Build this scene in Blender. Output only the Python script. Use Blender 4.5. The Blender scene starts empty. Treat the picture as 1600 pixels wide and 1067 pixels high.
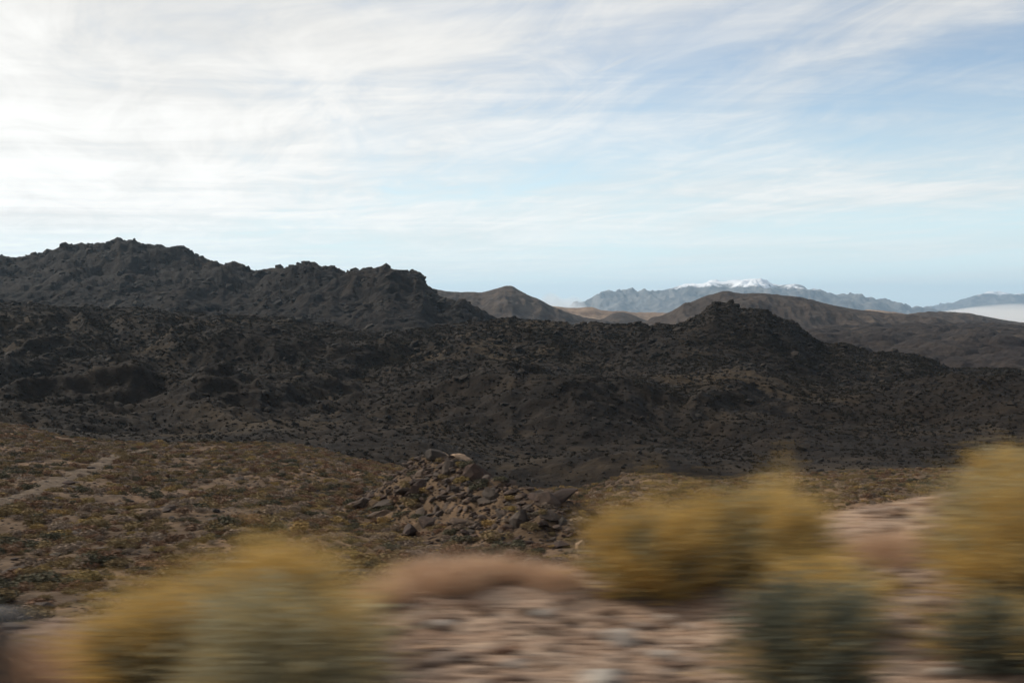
import bpy, math, random
import numpy as np
from mathutils import Vector, Matrix, Euler

# ------------------------------------------------------------------ camera, sky, sun, exposure
SC = bpy.context.scene
COL = SC.collection
FPX, CX, HZ = 2000.0, 800.0, 480.0          # focal length in photo pixels, centre column, eye-level row

cam_d = bpy.data.cameras.new('camera')
cam = bpy.data.objects.new('camera', cam_d)
COL.objects.link(cam)
cam_d.sensor_width = 36.0
cam_d.lens = 45.0
cam_d.clip_start = 0.05
cam_d.clip_end = 200000.0
cam.location = (0, 0, 0)
cam.rotation_euler = (math.radians(90) - math.atan((533.5 - HZ) / FPX), 0, 0)
cam_d.dof.use_dof = True                     # far focus, wide flat aperture: the near verge goes soft sideways
cam_d.dof.focus_distance = 2500.0
cam_d.dof.aperture_fstop = 5.8
cam_d.dof.aperture_ratio = 0.05
SC.camera = cam

SUN_AZ, SUN_EL = -60.0, 34.0                 # degrees from the view axis (minus = left), above the horizon
sa, se = math.radians(SUN_AZ), math.radians(SUN_EL)
SUN_DIR = Vector((math.sin(sa) * math.cos(se), math.cos(sa) * math.cos(se), math.sin(se)))
sun_d = bpy.data.lights.new('sun', 'SUN')
sun_d.energy = 3.8
sun_d.angle = math.radians(0.6)
sun_d.color = (1.0, 0.93, 0.83)
sun = bpy.data.objects.new('sun', sun_d)
COL.objects.link(sun)
sun.rotation_euler = SUN_DIR.to_track_quat('Z', 'Y').to_euler()

SC.view_settings.view_transform = 'Standard'
SC.view_settings.look = 'None'
SC.view_settings.gamma = 1.0
SC.view_settings.use_curve_mapping = False
SC.view_settings.exposure = 0.0
SC.render.engine = 'CYCLES'
SC.cycles.use_denoising = True
SC.cycles.max_bounces = 12
SC.cycles.diffuse_bounces = 3
SC.cycles.transmission_bounces = 3
SC.cycles.volume_bounces = 10
SC.cycles.use_adaptive_sampling = False


class NT:
    """small helper to write node trees"""
    def __init__(self, tree):
        self.t = tree
        tree.nodes.clear()

    def n(self, kind, **kw):
        nd = self.t.nodes.new(kind)
        for k, v in kw.items():
            if k.startswith('i_'):
                nd.inputs[k[2:].replace('_', ' ')].default_value = v
            else:
                setattr(nd, k, v)
        return nd

    def l(self, a, b):
        self.t.links.new(a, b)

    def put(self, sock, v):
        if isinstance(v, bpy.types.NodeSocket):
            self.l(v, sock)
        else:
            sock.default_value = (*v, 1) if isinstance(v, tuple) and len(v) == 3 and sock.type == 'RGBA' else v

    def math(self, op, a, b=0.0, c=0.0, clamp=False):
        m = self.n('ShaderNodeMath', operation=op, use_clamp=clamp)
        self.put(m.inputs[0], a); self.put(m.inputs[1], b); self.put(m.inputs[2], c)
        return m.outputs[0]

    def mix(self, f, a, b, mode='MIX'):
        m = self.n('ShaderNodeMix', data_type='RGBA', blend_type=mode)
        self.put(m.inputs[0], f)
        self.put(m.inputs[6], a if isinstance(a, bpy.types.NodeSocket) else (*a, 1) if len(a) == 3 else a)
        self.put(m.inputs[7], b if isinstance(b, bpy.types.NodeSocket) else (*b, 1) if len(b) == 3 else b)
        return m.outputs[2]

    def noise(self, vec, scale, detail=4, rough=0.55, dist=0.0):
        m = self.n('ShaderNodeTexNoise')
        if vec is not None:
            self.l(vec, m.inputs['Vector'])
        m.inputs['Scale'].default_value = scale
        m.inputs['Detail'].default_value = detail
        m.inputs['Roughness'].default_value = rough
        m.inputs['Distortion'].default_value = dist
        return m.outputs[0]

    def ramp(self, v, a, b, lo=0.0, hi=1.0):
        m = self.n('ShaderNodeMapRange', interpolation_type='SMOOTHSTEP')
        self.put(m.inputs['Value'], v)
        m.inputs['From Min'].default_value = a; m.inputs['From Max'].default_value = b
        m.inputs['To Min'].default_value = lo; m.inputs['To Max'].default_value = hi
        return m.outputs[0]


world = bpy.data.worlds.new('World')
SC.world = world
world.use_nodes = True
w = NT(world.node_tree)
SKY_STRENGTH = 0.13
sky = w.n('ShaderNodeTexSky', sky_type='NISHITA', sun_disc=False)
sky.sun_elevation = se
sky.sun_rotation = sa
sky.altitude = 900.0
sky.air_density = 1.0
sky.dust_density = 0.7
sky.ozone_density = 1.0
tc = w.n('ShaderNodeTexCoord')
sep = w.n('ShaderNodeSeparateXYZ')
w.l(tc.outputs['Generated'], sep.inputs[0])
zc = w.math('ADD', w.math('MAXIMUM', sep.outputs[2], 0.0), 0.045)
pu = w.math('DIVIDE', sep.outputs[0], zc)
pv = w.math('DIVIDE', sep.outputs[1], zc)
# cloud plane turned so that the streaks run along one axis
ang = math.radians(-16)
su = w.math('ADD', w.math('MULTIPLY', pu, math.cos(ang)), w.math('MULTIPLY', pv, -math.sin(ang)))
sv = w.math('ADD', w.math('MULTIPLY', pu, math.sin(ang)), w.math('MULTIPLY', pv, math.cos(ang)))
cA = w.n('ShaderNodeCombineXYZ'); w.put(cA.inputs[0], su); w.put(cA.inputs[1], w.math('MULTIPLY', sv, 0.42))
cB = w.n('ShaderNodeCombineXYZ'); w.put(cB.inputs[0], w.math('MULTIPLY', su, 1.7)); w.put(cB.inputs[1], w.math('MULTIPLY', sv, 0.62))
cC = w.n('ShaderNodeCombineXYZ'); w.put(cC.inputs[0], w.math('MULTIPLY', pu, 0.45)); w.put(cC.inputs[1], pv)
broad = w.noise(cA.outputs[0], 0.55, 6, 0.55, 0.6)
streak = w.noise(cB.outputs[0], 1.3, 8, 0.64, 1.5)
bands = w.noise(cC.outputs[0], 0.8, 7, 0.6, 0.9)
cosun = w.n('ShaderNodeVectorMath', operation='DOT_PRODUCT')
w.l(tc.outputs['Generated'], cosun.inputs[0]); cosun.inputs[1].default_value = SUN_DIR
toward = w.ramp(cosun.outputs['Value'], 0.2, 0.95)
cover = w.math('ADD', w.math('MULTIPLY', broad, 0.55), w.math('MULTIPLY', streak, 0.30))
cover = w.math('ADD', cover, w.math('MULTIPLY', bands, 0.41))
cover = w.math('ADD', cover, w.math('MULTIPLY_ADD', toward, 0.31, -0.045))
low = w.ramp(sep.outputs[2], 0.015, 0.10)
cmask = w.math('MULTIPLY', w.ramp(cover, 0.41, 0.82), w.math('ADD', w.math('MULTIPLY_ADD', low, 0.6, 0.4), w.math('MULTIPLY', toward, 0.25), clamp=True))
# contrail: a straight line on the cloud plane, broken by noise
def cloud_plane(px, py):
    d = Vector(((px - CX) / FPX, 1.0, (HZ - py) / FPX)).normalized()
    return d.x / (max(d.z, 0) + 0.045), d.y / (max(d.z, 0) + 0.045)
def contrail(pa, pb, width, noise_lo, noise_hi):
    a, b = cloud_plane(*pa), cloud_plane(*pb)
    L = math.hypot(b[0] - a[0], b[1] - a[1]); tx, ty = (b[0] - a[0]) / L, (b[1] - a[1]) / L
    du = w.math('SUBTRACT', pu, a[0]); dv = w.math('SUBTRACT', pv, a[1])
    along = w.math('ADD', w.math('MULTIPLY', du, tx), w.math('MULTIPLY', dv, ty))
    across = w.math('ADD', w.math('MULTIPLY', du, -ty), w.math('MULTIPLY', dv, tx))
    cv = w.n('ShaderNodeCombineXYZ'); w.put(cv.inputs[0], along); w.put(cv.inputs[1], w.math('MULTIPLY', across, 3.0))
    nz = w.noise(cv.outputs[0], 2.2, 4, 0.6)
    wob = w.math('MULTIPLY', w.math('SUBTRACT', nz, 0.5), width * 1.2)
    dist = w.math('ABSOLUTE', w.math('ADD', across, wob))
    m = w.ramp(dist, width, width * 0.15)
    ends = w.math('MULTIPLY', w.ramp(along, 0.0, L * 0.12), w.ramp(along, L, L * 0.88))
    brk = w.ramp(w.noise(cv.outputs[0], 1.3, 3, 0.55), noise_lo, noise_hi)
    return w.math('MULTIPLY', m, w.math('MULTIPLY', ends, brk))
trail = contrail((640, 255), (1130, 22), 0.042, 0.22, 0.56)
trail2 = contrail((26, 296), (47, 318), 0.05, 0.0, 0.1)
cmask = w.math('MAXIMUM', cmask, w.math('MULTIPLY', w.math('MAXIMUM', trail, trail2), 0.6))
glow = w.math('MULTIPLY_ADD', w.math('POWER', w.math('MAXIMUM', cosun.outputs['Value'], 0.0), 2.0), 2.2, 6.5)
ccol = w.n('ShaderNodeVectorMath', operation='SCALE')
ccol.inputs[0].default_value = (1.0, 0.985, 0.95)
grain = w.ramp(w.math('ADD', w.math('MULTIPLY', bands, 0.6), w.math('MULTIPLY', streak, 0.4)), 0.3, 0.66, 0.84, 1.12)
thin = w.ramp(sep.outputs[2], 0.06, 0.30, 1.06, 0.84)
w.put(ccol.inputs['Scale'], w.math('MULTIPLY', glow, w.math('MULTIPLY', grain, thin)))
veil = w.math('MULTIPLY', w.ramp(sep.outputs[2], 0.20, -0.02), 0.85)      # pale air low over the horizon, all round
airy = w.mix(veil, sky.outputs[0], (6.6, 8.3, 8.9))
skyc = w.mix(cmask, airy, ccol.outputs[0])
bg = w.n('ShaderNodeBackground'); bg.inputs['Strength'].default_value = SKY_STRENGTH
w.l(skyc, bg.inputs[0])
wo = w.n('ShaderNodeOutputWorld'); w.l(bg.outputs[0], wo.inputs[0])

# ------------------------------------------------------------------ helpers
RNG = np.random.default_rng(11)
random.seed(5)


def tag(o, label=None, cat=None, group=None, kind=None):
    if label: o['label'] = label
    if cat: o['category'] = cat
    if group: o['group'] = group
    if kind: o['kind'] = kind
    return o


def mesh_np(name, verts, faces, mat=None, smooth=False, parent=None, link=True):
    """verts (n,3); faces (m,3|4) int array or list of such arrays"""
    if not isinstance(faces, list):
        faces = [faces]
    faces = [np.asarray(f, dtype=np.int32) for f in faces if len(f)]
    me = bpy.data.meshes.new(name)
    verts = np.asarray(verts, dtype=np.float32)
    nf = sum(len(f) for f in faces); nl = sum(f.size for f in faces)
    me.vertices.add(len(verts)); me.loops.add(nl); me.polygons.add(nf)
    me.vertices.foreach_set('co', verts.ravel())
    me.loops.foreach_set('vertex_index', np.concatenate([f.ravel() for f in faces]))
    starts, tot = [], 0
    for f in faces:
        starts.append(tot + np.arange(len(f)) * f.shape[1]); tot += f.size
    me.polygons.foreach_set('loop_start', np.concatenate(starts).astype(np.int32))
    me.polygons.foreach_set('use_smooth', np.full(nf, smooth))
    me.update(calc_edges=True); me.validate()
    if mat: me.materials.append(mat)
    o = bpy.data.objects.new(name, me)
    if link: COL.objects.link(o)
    if parent: o.parent = parent
    return o


_perm = np.random.default_rng(3).permutation(4096)
def _hash(ix, iy, seed=0):
    return _perm[(_perm[(ix + seed * 131) & 4095] + iy) & 4095]
_ga = np.random.default_rng(4).uniform(0, 2 * np.pi, 4096)
_r1 = np.random.default_rng(5).random(4096)
_r2 = np.random.default_rng(6).random(4096)
_r3 = np.random.default_rng(7).random(4096)


def perlin(x, y, seed=0):
    ix = np.floor(x).astype(np.int64); iy = np.floor(y).astype(np.int64)
    fx, fy = x - ix, y - iy
    u = fx * fx * fx * (fx * (fx * 6 - 15) + 10); v = fy * fy * fy * (fy * (fy * 6 - 15) + 10)
    def g(a, b):
        t = _ga[_hash(ix + a, iy + b, seed)]
        return np.cos(t) * (fx - a) + np.sin(t) * (fy - b)
    return ((g(0, 0) * (1 - u) + g(1, 0) * u) * (1 - v) + (g(0, 1) * (1 - u) + g(1, 1) * u) * v) * 1.5


def fbm(x, y, oct=4, seed=0, gain=0.5):
    s, a, f = 0, 1.0, 1.0
    for k in range(oct):
        s = s + a * perlin(x * f, y * f, seed + k); a *= gain; f *= 2.03
    return s


def ridged(x, y, oct=4, seed=0, gain=0.5):
    s, a, f = 0, 1.0, 1.0
    for k in range(oct):
        s = s + a * (1 - 2 * np.abs(perlin(x * f, y * f, seed + k))); a *= gain; f *= 2.03
    return s / 1.9


def lumps(x, y, seed=0, r=0.62):
    """boulder-like domes on a jittered grid"""
    ix = np.floor(x).astype(np.int64); iy = np.floor(y).astype(np.int64)
    best = np.zeros_like(x)
    for a in (-1, 0, 1):
        for b in (-1, 0, 1):
            h = _hash(ix + a, iy + b, seed)
            dx = ix + a + _r1[h] - x; dy = iy + b + _r2[h] - y
            rr = r * (0.45 + 0.75 * _r3[h])
            best = np.maximum(best, rr * np.sqrt(np.maximum(0, 1 - (dx * dx + dy * dy) / (rr * rr))))
    return best


def smooth_interp(px, xs, ys):
    """monotone cubic through control points"""
    xs = np.asarray(xs, float); ys = np.asarray(ys, float)
    return pchip(xs[:, None], ys[:, None], np.asarray(px, float)[:, None])[:, 0]


def pchip(X, V, q):
    """X, V: (K, n) knots per column (K, n); q: (m, n) or (m,1) -> (m, n)"""
    h = np.diff(X, axis=0); d = np.diff(V, axis=0) / h
    m = np.zeros_like(V)
    same = d[:-1] * d[1:] > 0
    w1 = 2 * h[1:] + h[:-1]; w2 = h[1:] + 2 * h[:-1]
    with np.errstate(divide='ignore', invalid='ignore'):
        hm = (w1 + w2) / (w1 / d[:-1] + w2 / d[1:])
    m[1:-1] = np.where(same, hm, 0)
    m[0], m[-1] = d[0], d[-1]
    out = np.zeros((q.shape[0], max(q.shape[1], X.shape[1])))
    for k in range(len(X) - 1):
        t = (q - X[k]) / h[k]
        sel = (t >= 0 if k else t > -1e9) & (t < 1 if k < len(X) - 2 else t < 1e9)
        tc_ = np.clip(t, 0, 1); t2 = tc_ * tc_; t3 = t2 * tc_
        val = (2 * t3 - 3 * t2 + 1) * V[k] + (t3 - 2 * t2 + tc_) * h[k] * m[k] + (-2 * t3 + 3 * t2) * V[k + 1] + (t3 - t2) * h[k] * m[k + 1]
        out = np.where(sel, val, out)
    return out


class Terrain:
    """a height field on a grid that widens with distance: columns share a bearing, rows share a distance"""
    def __init__(self, px, Y, Z):
        self.px, self.Y, self.Z = px, Y, Z
        self.X = (px[None, :] - CX) / FPX * Y[:, None]

    def build(self, name, mat, smooth=True):
        m, n = self.Z.shape
        v = np.stack([self.X, np.broadcast_to(self.Y[:, None], self.Z.shape), self.Z], -1).reshape(-1, 3)
        i = np.arange(m * n).reshape(m, n)
        f = np.stack([i[:-1, :-1], i[:-1, 1:], i[1:, 1:], i[1:, :-1]], -1).reshape(-1, 4)
        return mesh_np(name, v, f, mat, smooth)

    def at(self, px, Y):
        """height on the surface at bearing px and distance Y (arrays)"""
        a = np.clip(np.interp(px, self.px, np.arange(len(self.px))), 0, len(self.px) - 1.001)
        b = np.clip(np.interp(Y, self.Y, np.arange(len(self.Y))), 0, len(self.Y) - 1.001)
        i, j = a.astype(int), b.astype(int); fa, fb = a - i, b - j
        Z = self.Z
        return (Z[j, i] * (1 - fa) + Z[j, i + 1] * fa) * (1 - fb) + (Z[j + 1, i] * (1 - fa) + Z[j + 1, i + 1] * fa) * fb


def world_x(px, Y):
    return (px - CX) / FPX * Y


def z_of(row, Y):
    return (HZ - row) / FPX * Y


# ------------------------------------------------------------------ materials
def new_mat(name):
    m = bpy.data.materials.new(name); m.use_nodes = True
    return m, NT(m.node_tree)


def finish(t, color, rough=0.9, height=None, bump=0.5, dist=1.0, spec=0.2, translucent=0.0):
    b = t.n('ShaderNodeBsdfPrincipled')
    t.put(b.inputs['Base Color'], color if isinstance(color, bpy.types.NodeSocket) else (*color, 1))
    b.inputs['Roughness'].default_value = rough
    b.inputs['Specular IOR Level'].default_value = spec
    if height is not None:
        bp = t.n('ShaderNodeBump'); bp.inputs['Strength'].default_value = bump; bp.inputs['Distance'].default_value = dist
        t.l(height, bp.inputs['Height']); t.l(bp.outputs[0], b.inputs['Normal'])
    out = t.n('ShaderNodeOutputMaterial')
    if translucent:
        tr = t.n('ShaderNodeBsdfTranslucent'); t.put(tr.inputs[0], color)
        mx = t.n('ShaderNodeMixShader'); mx.inputs[0].default_value = translucent
        t.l(b.outputs[0], mx.inputs[1]); t.l(tr.outputs[0], mx.inputs[2]); t.l(mx.outputs[0], out.inputs[0])
    else:
        t.l(b.outputs[0], out.inputs[0])


def terrain_mat(name, dark, mid, pale, scales, pale_cut=(0.52, 0.72), bump=0.6, dist=1.0):
    """soil, rock and weathered patches at three scales (sizes in metres)"""
    m, t = new_mat(name)
    co = t.n('ShaderNodeTexCoord').outputs['Object']
    a = t.noise(co, 1 / scales[0], 5, 0.6, 0.3)
    b = t.noise(co, 1 / scales[1], 5, 0.62, 0.2)
    c = t.noise(co, 1 / scales[2], 4, 0.6)
    f = t.ramp(t.math('ADD', t.math('MULTIPLY', b, 0.6), t.math('MULTIPLY', c, 0.4)), 0.38, 0.62)
    col = t.mix(f, dark, mid)
    g = t.math('MULTIPLY', t.ramp(t.math('ADD', t.math('MULTIPLY', a, 0.65), t.math('MULTIPLY', b, 0.35)), *pale_cut), t.ramp(c, 0.3, 0.6, 0.55, 1.0))
    col = t.mix(g, col, pale)
    finish(t, col, 0.95, c, bump, dist, 0.1)
    return m


def random_mat(name, cols, rough=0.9, translucent=0.0, noise=None, bump=0.0, spec=0.2):
    """a material that picks its tone per object"""
    m, t = new_mat(name)
    oi = t.n('ShaderNodeObjectInfo')
    cr = t.n('ShaderNodeValToRGB')
    el = cr.color_ramp.elements
    while len(el) < len(cols): el.new(0.5)
    for k, c in enumerate(cols):
        el[k].position = k / max(1, len(cols) - 1); el[k].color = (*c, 1)
    t.l(oi.outputs['Random'], cr.inputs[0])
    col = cr.outputs[0]; h = None
    if noise:
        co = t.n('ShaderNodeTexCoord').outputs['Object']
        h = t.noise(co, noise, 5, 0.65)
        col = t.mix(t.ramp(h, 0.3, 0.7), t.mix(0.55, col, (0.02, 0.018, 0.015)), col)
    finish(t, col, rough, h if bump else None, bump, 0.05, spec, translucent)
    return m


M = {}
M['verge'] = None
m, t = new_mat('roadside_soil')
co = t.n('ShaderNodeTexCoord').outputs['Object']
n1 = t.noise(co, 0.9, 5, 0.6, 0.3); n2 = t.noise(co, 7, 5, 0.65); n3 = t.noise(co, 45, 3, 0.6)
c = t.mix(t.ramp(n1, 0.35, 0.65), (0.25, 0.155, 0.10), (0.33, 0.225, 0.155))
c = t.mix(t.ramp(n2, 0.40, 0.62), c, (0.39, 0.285, 0.205))
c = t.mix(t.ramp(n2, 0.42, 0.30), c, (0.15, 0.075, 0.042))
c = t.mix(t.math('MULTIPLY', t.ramp(n3, 0.5, 0.72), 0.6), c, (0.12, 0.085, 0.065))
hh = t.math('ADD', t.math('MULTIPLY', n2, 0.7), t.math('MULTIPLY', n3, 0.3))
finish(t, c, 0.95, hh, 0.8, 0.04, 0.1)
M['verge'] = m
M['slope'] = terrain_mat('brown_desert_soil', (0.062, 0.040, 0.024), (0.115, 0.075, 0.045), (0.20, 0.122, 0.072), (20, 5, 0.9), (0.50, 0.64), 0.7, 0.4)
M['dark'] = terrain_mat('cloud_shaded_dark_rubble', (0.0080, 0.0056, 0.0040), (0.0180, 0.0125, 0.0083), (0.042, 0.0295, 0.0175), (120, 24, 4.5), (0.49, 0.62), 0.5, 2.0)  # dark rock, with the cloud shade over the hills put into its colour
M['ridge'] = terrain_mat('dark_ridge_rock', (0.0080, 0.0056, 0.0043), (0.0160, 0.0112, 0.0080), (0.030, 0.0205, 0.0135), (260, 45, 9), (0.52, 0.68), 0.8, 5.0)
M['brown'] = terrain_mat('brown_hill_rock', (0.038, 0.029, 0.024), (0.066, 0.050, 0.040), (0.105, 0.080, 0.060), (420, 90, 18), (0.5, 0.66), 0.7, 9.0)
M['tan'] = terrain_mat('tan_hill_soil', (0.14, 0.095, 0.065), (0.27, 0.19, 0.13), (0.36, 0.27, 0.19), (500, 110, 25), (0.48, 0.64), 0.6, 9.0)
M['plain'] = terrain_mat('far_plain_soil', (0.10, 0.08, 0.06), (0.16, 0.125, 0.095), (0.24, 0.19, 0.14), (3000, 700, 120))
M['track'] = terrain_mat('pale_track_soil', (0.085, 0.060, 0.040), (0.135, 0.098, 0.067), (0.175, 0.13, 0.09), (9, 2.5, 0.5))
# snow mountain: rock below, snow above a ragged line
def snow_mat(name, lo, hi):
    m, t = new_mat(name)
    co = t.n('ShaderNodeTexCoord').outputs['Object']
    sp = t.n('ShaderNodeSeparateXYZ'); t.l(co, sp.inputs[0])
    a = t.noise(co, 1 / 900, 6, 0.65); b = t.noise(co, 1 / 260, 4, 0.6)
    rock = t.mix(t.ramp(b, 0.35, 0.65), (0.06, 0.06, 0.065), (0.15, 0.14, 0.13))
    z = t.math('ADD', sp.outputs[2], t.math('ADD', t.math('MULTIPLY', t.math('SUBTRACT', a, 0.5), (hi - lo) * 4.5), t.math('MULTIPLY', t.math('SUBTRACT', b, 0.5), (hi - lo) * 2.5)))
    s = t.ramp(z, lo, hi)
    finish(t, t.mix(s, rock, (0.82, 0.83, 0.85)), 0.8, b, 0.6, 120.0, 0.2)
    return m


M['boulder'] = random_mat('weathered_granite', [(0.042, 0.026, 0.020), (0.078, 0.046, 0.033), (0.060, 0.046, 0.036), (0.105, 0.066, 0.045), (0.038, 0.030, 0.025), (0.125, 0.082, 0.055)], 0.9, 0, 2.2, 0.5)
M['pale_boulder'] = random_mat('pale_granite', [(0.34, 0.22, 0.135), (0.36, 0.24, 0.15)], 0.9, 0, 1.6, 0.5)
M['pale_stone'] = random_mat('pale_stone', [(0.40, 0.33, 0.27), (0.50, 0.44, 0.37), (0.34, 0.25, 0.19)], 0.9, 0, 9, 0.3)
M['gravel'] = random_mat('gravel_stone', [(0.21, 0.13, 0.088), (0.46, 0.36, 0.28), (0.13, 0.08, 0.056), (0.28, 0.19, 0.13), (0.16, 0.08, 0.045), (0.40, 0.28, 0.19)], 0.9, 0, 14, 0.3)
M['hill_rock'] = random_mat('hill_rock', [(0.0085, 0.006, 0.0045), (0.019, 0.013, 0.009), (0.032, 0.022, 0.0145), (0.0125, 0.0088, 0.0065)], 0.9, 0, 1.5, 0.5)
SHRUB_COL = {
    'olive': [(0.173, 0.120, 0.057), (0.230, 0.162, 0.077), (0.128, 0.091, 0.047)],
    'green': [(0.074, 0.067, 0.041), (0.102, 0.089, 0.053), (0.064, 0.056, 0.037)],
    'grey': [(0.224, 0.162, 0.112), (0.282, 0.210, 0.149), (0.166, 0.120, 0.084)],
    'yellow': [(0.294, 0.198, 0.066), (0.243, 0.174, 0.068), (0.320, 0.204, 0.077)],
    'brown': [(0.186, 0.103, 0.059), (0.134, 0.079, 0.048), (0.230, 0.132, 0.075)],
}
for k, c in SHRUB_COL.items():
    M['shrub_' + k] = random_mat('shrub_leaf_' + k, c, 0.9, 0.0)
M['hill_shrub'] = random_mat('hill_shrub_leaf', [(0.023, 0.0175, 0.011), (0.034, 0.026, 0.016), (0.016, 0.0125, 0.0085)], 0.9, 0.05)

# ------------------------------------------------------------------ far plain, mountains, hills
def ground_disc():
    n, R = 96, 60000.0
    rings = [0.0, 4000, 12000, 30000, R]
    v = [(0, 0, -420.0)]
    f3, f4 = [], []
    for r in rings[1:]:
        for k in range(n):
            a = 2 * math.pi * k / n
            v.append((r * math.cos(a), r * math.sin(a), -420.0))
    for k in range(n):
        f3.append((0, 1 + k, 1 + (k + 1) % n))
        for q in range(len(rings) - 2):
            a, b = 1 + q * n, 1 + (q + 1) * n
            f4.append((a + k, b + k, b + (k + 1) % n, a + (k + 1) % n))
    return mesh_np('desert_plain', v, [np.array(f3), np.array(f4)], M['plain'])
tag(ground_disc(), 'pale brown desert plain reaching the horizon below the hills', kind='structure')


def hill(name, mat, label, crest, Yc, Yf, Yb, step, rows, zf, zb, amp, seed, lump=None, gully=0.0, power=None, gsize=(1100, 2600)):
    """one hill: crest = {px: row}; Yc crest distance (number or {px: Y}); foot before and behind"""
    xs = sorted(crest); px = np.arange(xs[0], xs[-1] + step, step)
    row = smooth_interp(px, xs, [crest[k] for k in xs])
    yc = np.full_like(px, Yc, dtype=float) if not isinstance(Yc, dict) else smooth_interp(px, sorted(Yc), [Yc[k] for k in sorted(Yc)])
    zc_ = z_of(row, yc)
    mid1 = Yf + (yc - Yf) * 0.5
    X = np.stack([np.full_like(yc, Yf), mid1, yc, yc + (Yb - yc) * 0.35, np.full_like(yc, Yb)])
    sink = 0.42 if power is None else power
    V = np.stack([np.full_like(yc, zf), zf + (zc_ - zf) * sink, zc_, zb + (zc_ - zb) * 0.5, np.full_like(yc, zb)])
    Y = np.concatenate([np.linspace(Yf, yc.min(), int(rows * 0.68), endpoint=False), np.linspace(yc.min(), yc.max() + (Yb - yc.max()) * 0.12, int(rows * 0.2), endpoint=False) if yc.max() > yc.min() else np.linspace(yc.min(), yc.min() + (Yb - yc.min()) * 0.12, int(rows * 0.2), endpoint=False),
                        np.linspace(yc.max() + (Yb - yc.max()) * 0.12, Yb, int(rows * 0.12))])
    Z = pchip(X, V, Y[:, None])
    T = Terrain(px, Y, Z)
    Yg = np.broadcast_to(Y[:, None], Z.shape)
    up = np.clip((Z - zf) / (np.abs(zc_ - zf) + 1e-6), 0, 1)
    near = np.clip(1 - np.abs(Yg - yc) / (0.06 * yc), 0, 1)
    A = amp * (1 - 0.55 * near)
    n = fbm(T.X / (amp * 14), Yg / (amp * 14), 3, seed) * A * 0.9 + ridged(T.X / (amp * 6), Yg / (amp * 6), 4, seed + 9) * A * 0.55
    n = n - A * 0.25
    if gully:
        n = n + (ridged(T.X / gsize[0], Yg / gsize[1], 4, seed + 40, 0.55) - 0.25) * gully * (1 - 0.93 * near)
    if lump:
        for (size, h) in lump:
            n = n + (lumps(T.X / size, Yg / size, seed + 20) - 0.25) * h
    T.Z = Z + n * np.minimum(1, 0.25 + up)
    o = T.build(name, mat)
    tag(o, label, kind='structure')
    return T


SN = hill('snowy_mountain', snow_mat('snow_and_rock', 425, 520), 'long blue hazy mountain with snow on its broad summit',
     {840: 500, 880: 487, 910: 476, 930: 469, 960: 463, 990: 461, 1020: 462, 1040: 458, 1055: 453, 1080: 448, 1100: 446, 1110: 443, 1130: 444, 1150: 440, 1165: 439, 1185: 443, 1220: 449, 1250: 450, 1265: 454, 1300: 462, 1340: 469, 1380: 478, 1420: 486, 1470: 494, 1520: 505},
     30000, 21000, 40000, 2.0, 330, -420, -430, 130, 31, gully=300)
hill('distant_mountain', snow_mat('far_snow_and_rock', 430, 520), 'distant pale mountain with a snow streak beyond the low cloud',
     {1400: 500, 1440: 487, 1470: 480, 1500: 471, 1530: 463, 1560: 458, 1580: 461, 1600: 462, 1650: 468, 1720: 478, 1800: 490},
     46000, 36000, 60000, 2.0, 200, -420, -430, 120, 47, gully=300)
hill('tan_low_hills', M['tan'], 'low sunlit tan hills between the pointed hill and the broad brown hill',
     {780: 490, 840: 483, 870: 479, 890: 482, 920: 481, 945: 486, 965: 486, 1000: 488, 1040: 490, 1080: 488, 1140: 484, 1240: 490, 1320: 490, 1345: 487, 1370: 485, 1395: 488, 1415: 493, 1500: 502},
     6400, 4600, 9000, 2.0, 120, -190, -240, 17, 61)
hill('pointed_hill', M['brown'], 'pointed brown hill with a long slope on its right behind the dark ridge',
     {560: 470, 620: 462, 660: 456, 678: 454, 700: 456, 720: 459, 740: 458, 752: 460, 765: 457, 778: 452, 790: 448.5, 798: 449, 812: 456, 830: 464, 850: 474, 870: 483, 900: 492, 930: 499, 980: 508},
     4200, 2900, 5600, 1.6, 220, -140, -200, 12, 71, gully=20, gsize=(170, 600))
hill('brown_knob', M['brown'], 'small brown knob in front of the tan hills',
     {880: 512, 920: 505, 945: 497, 960: 489, 970: 488, 985: 491, 1000: 497, 1020: 503, 1060: 512}, 4600, 3700, 5600, 2.0, 80, -150, -200, 8, 77)
hill('far_right_hill', M['brown'], 'low brown hill at the right edge with the white cloud behind it',
     {1280: 512, 1360: 502, 1400: 497, 1430: 491, 1460: 488, 1480: 487.5, 1500: 489, 1530: 493, 1560: 499, 1600: 505, 1680: 514, 1780: 520},
     4700, 3300, 6400, 1.8, 180, -170, -210, 10, 83, gully=24, gsize=(190, 600))
hill('broad_brown_hill', M['brown'], 'broad brown hill with a sunlit left flank behind the dark rocky butte',
     {940: 520, 1000: 506, 1040: 491, 1060: 482, 1080: 473, 1100: 464, 1120: 459, 1135: 457, 1150: 459, 1180: 460, 1210: 463, 1260: 467, 1290: 475, 1330: 483, 1380: 489, 1450: 497, 1500: 506, 1580: 520},
     3500, 2300, 4700, 1.5, 230, -130, -190, 9, 93, gully=20, gsize=(170, 600))
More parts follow.
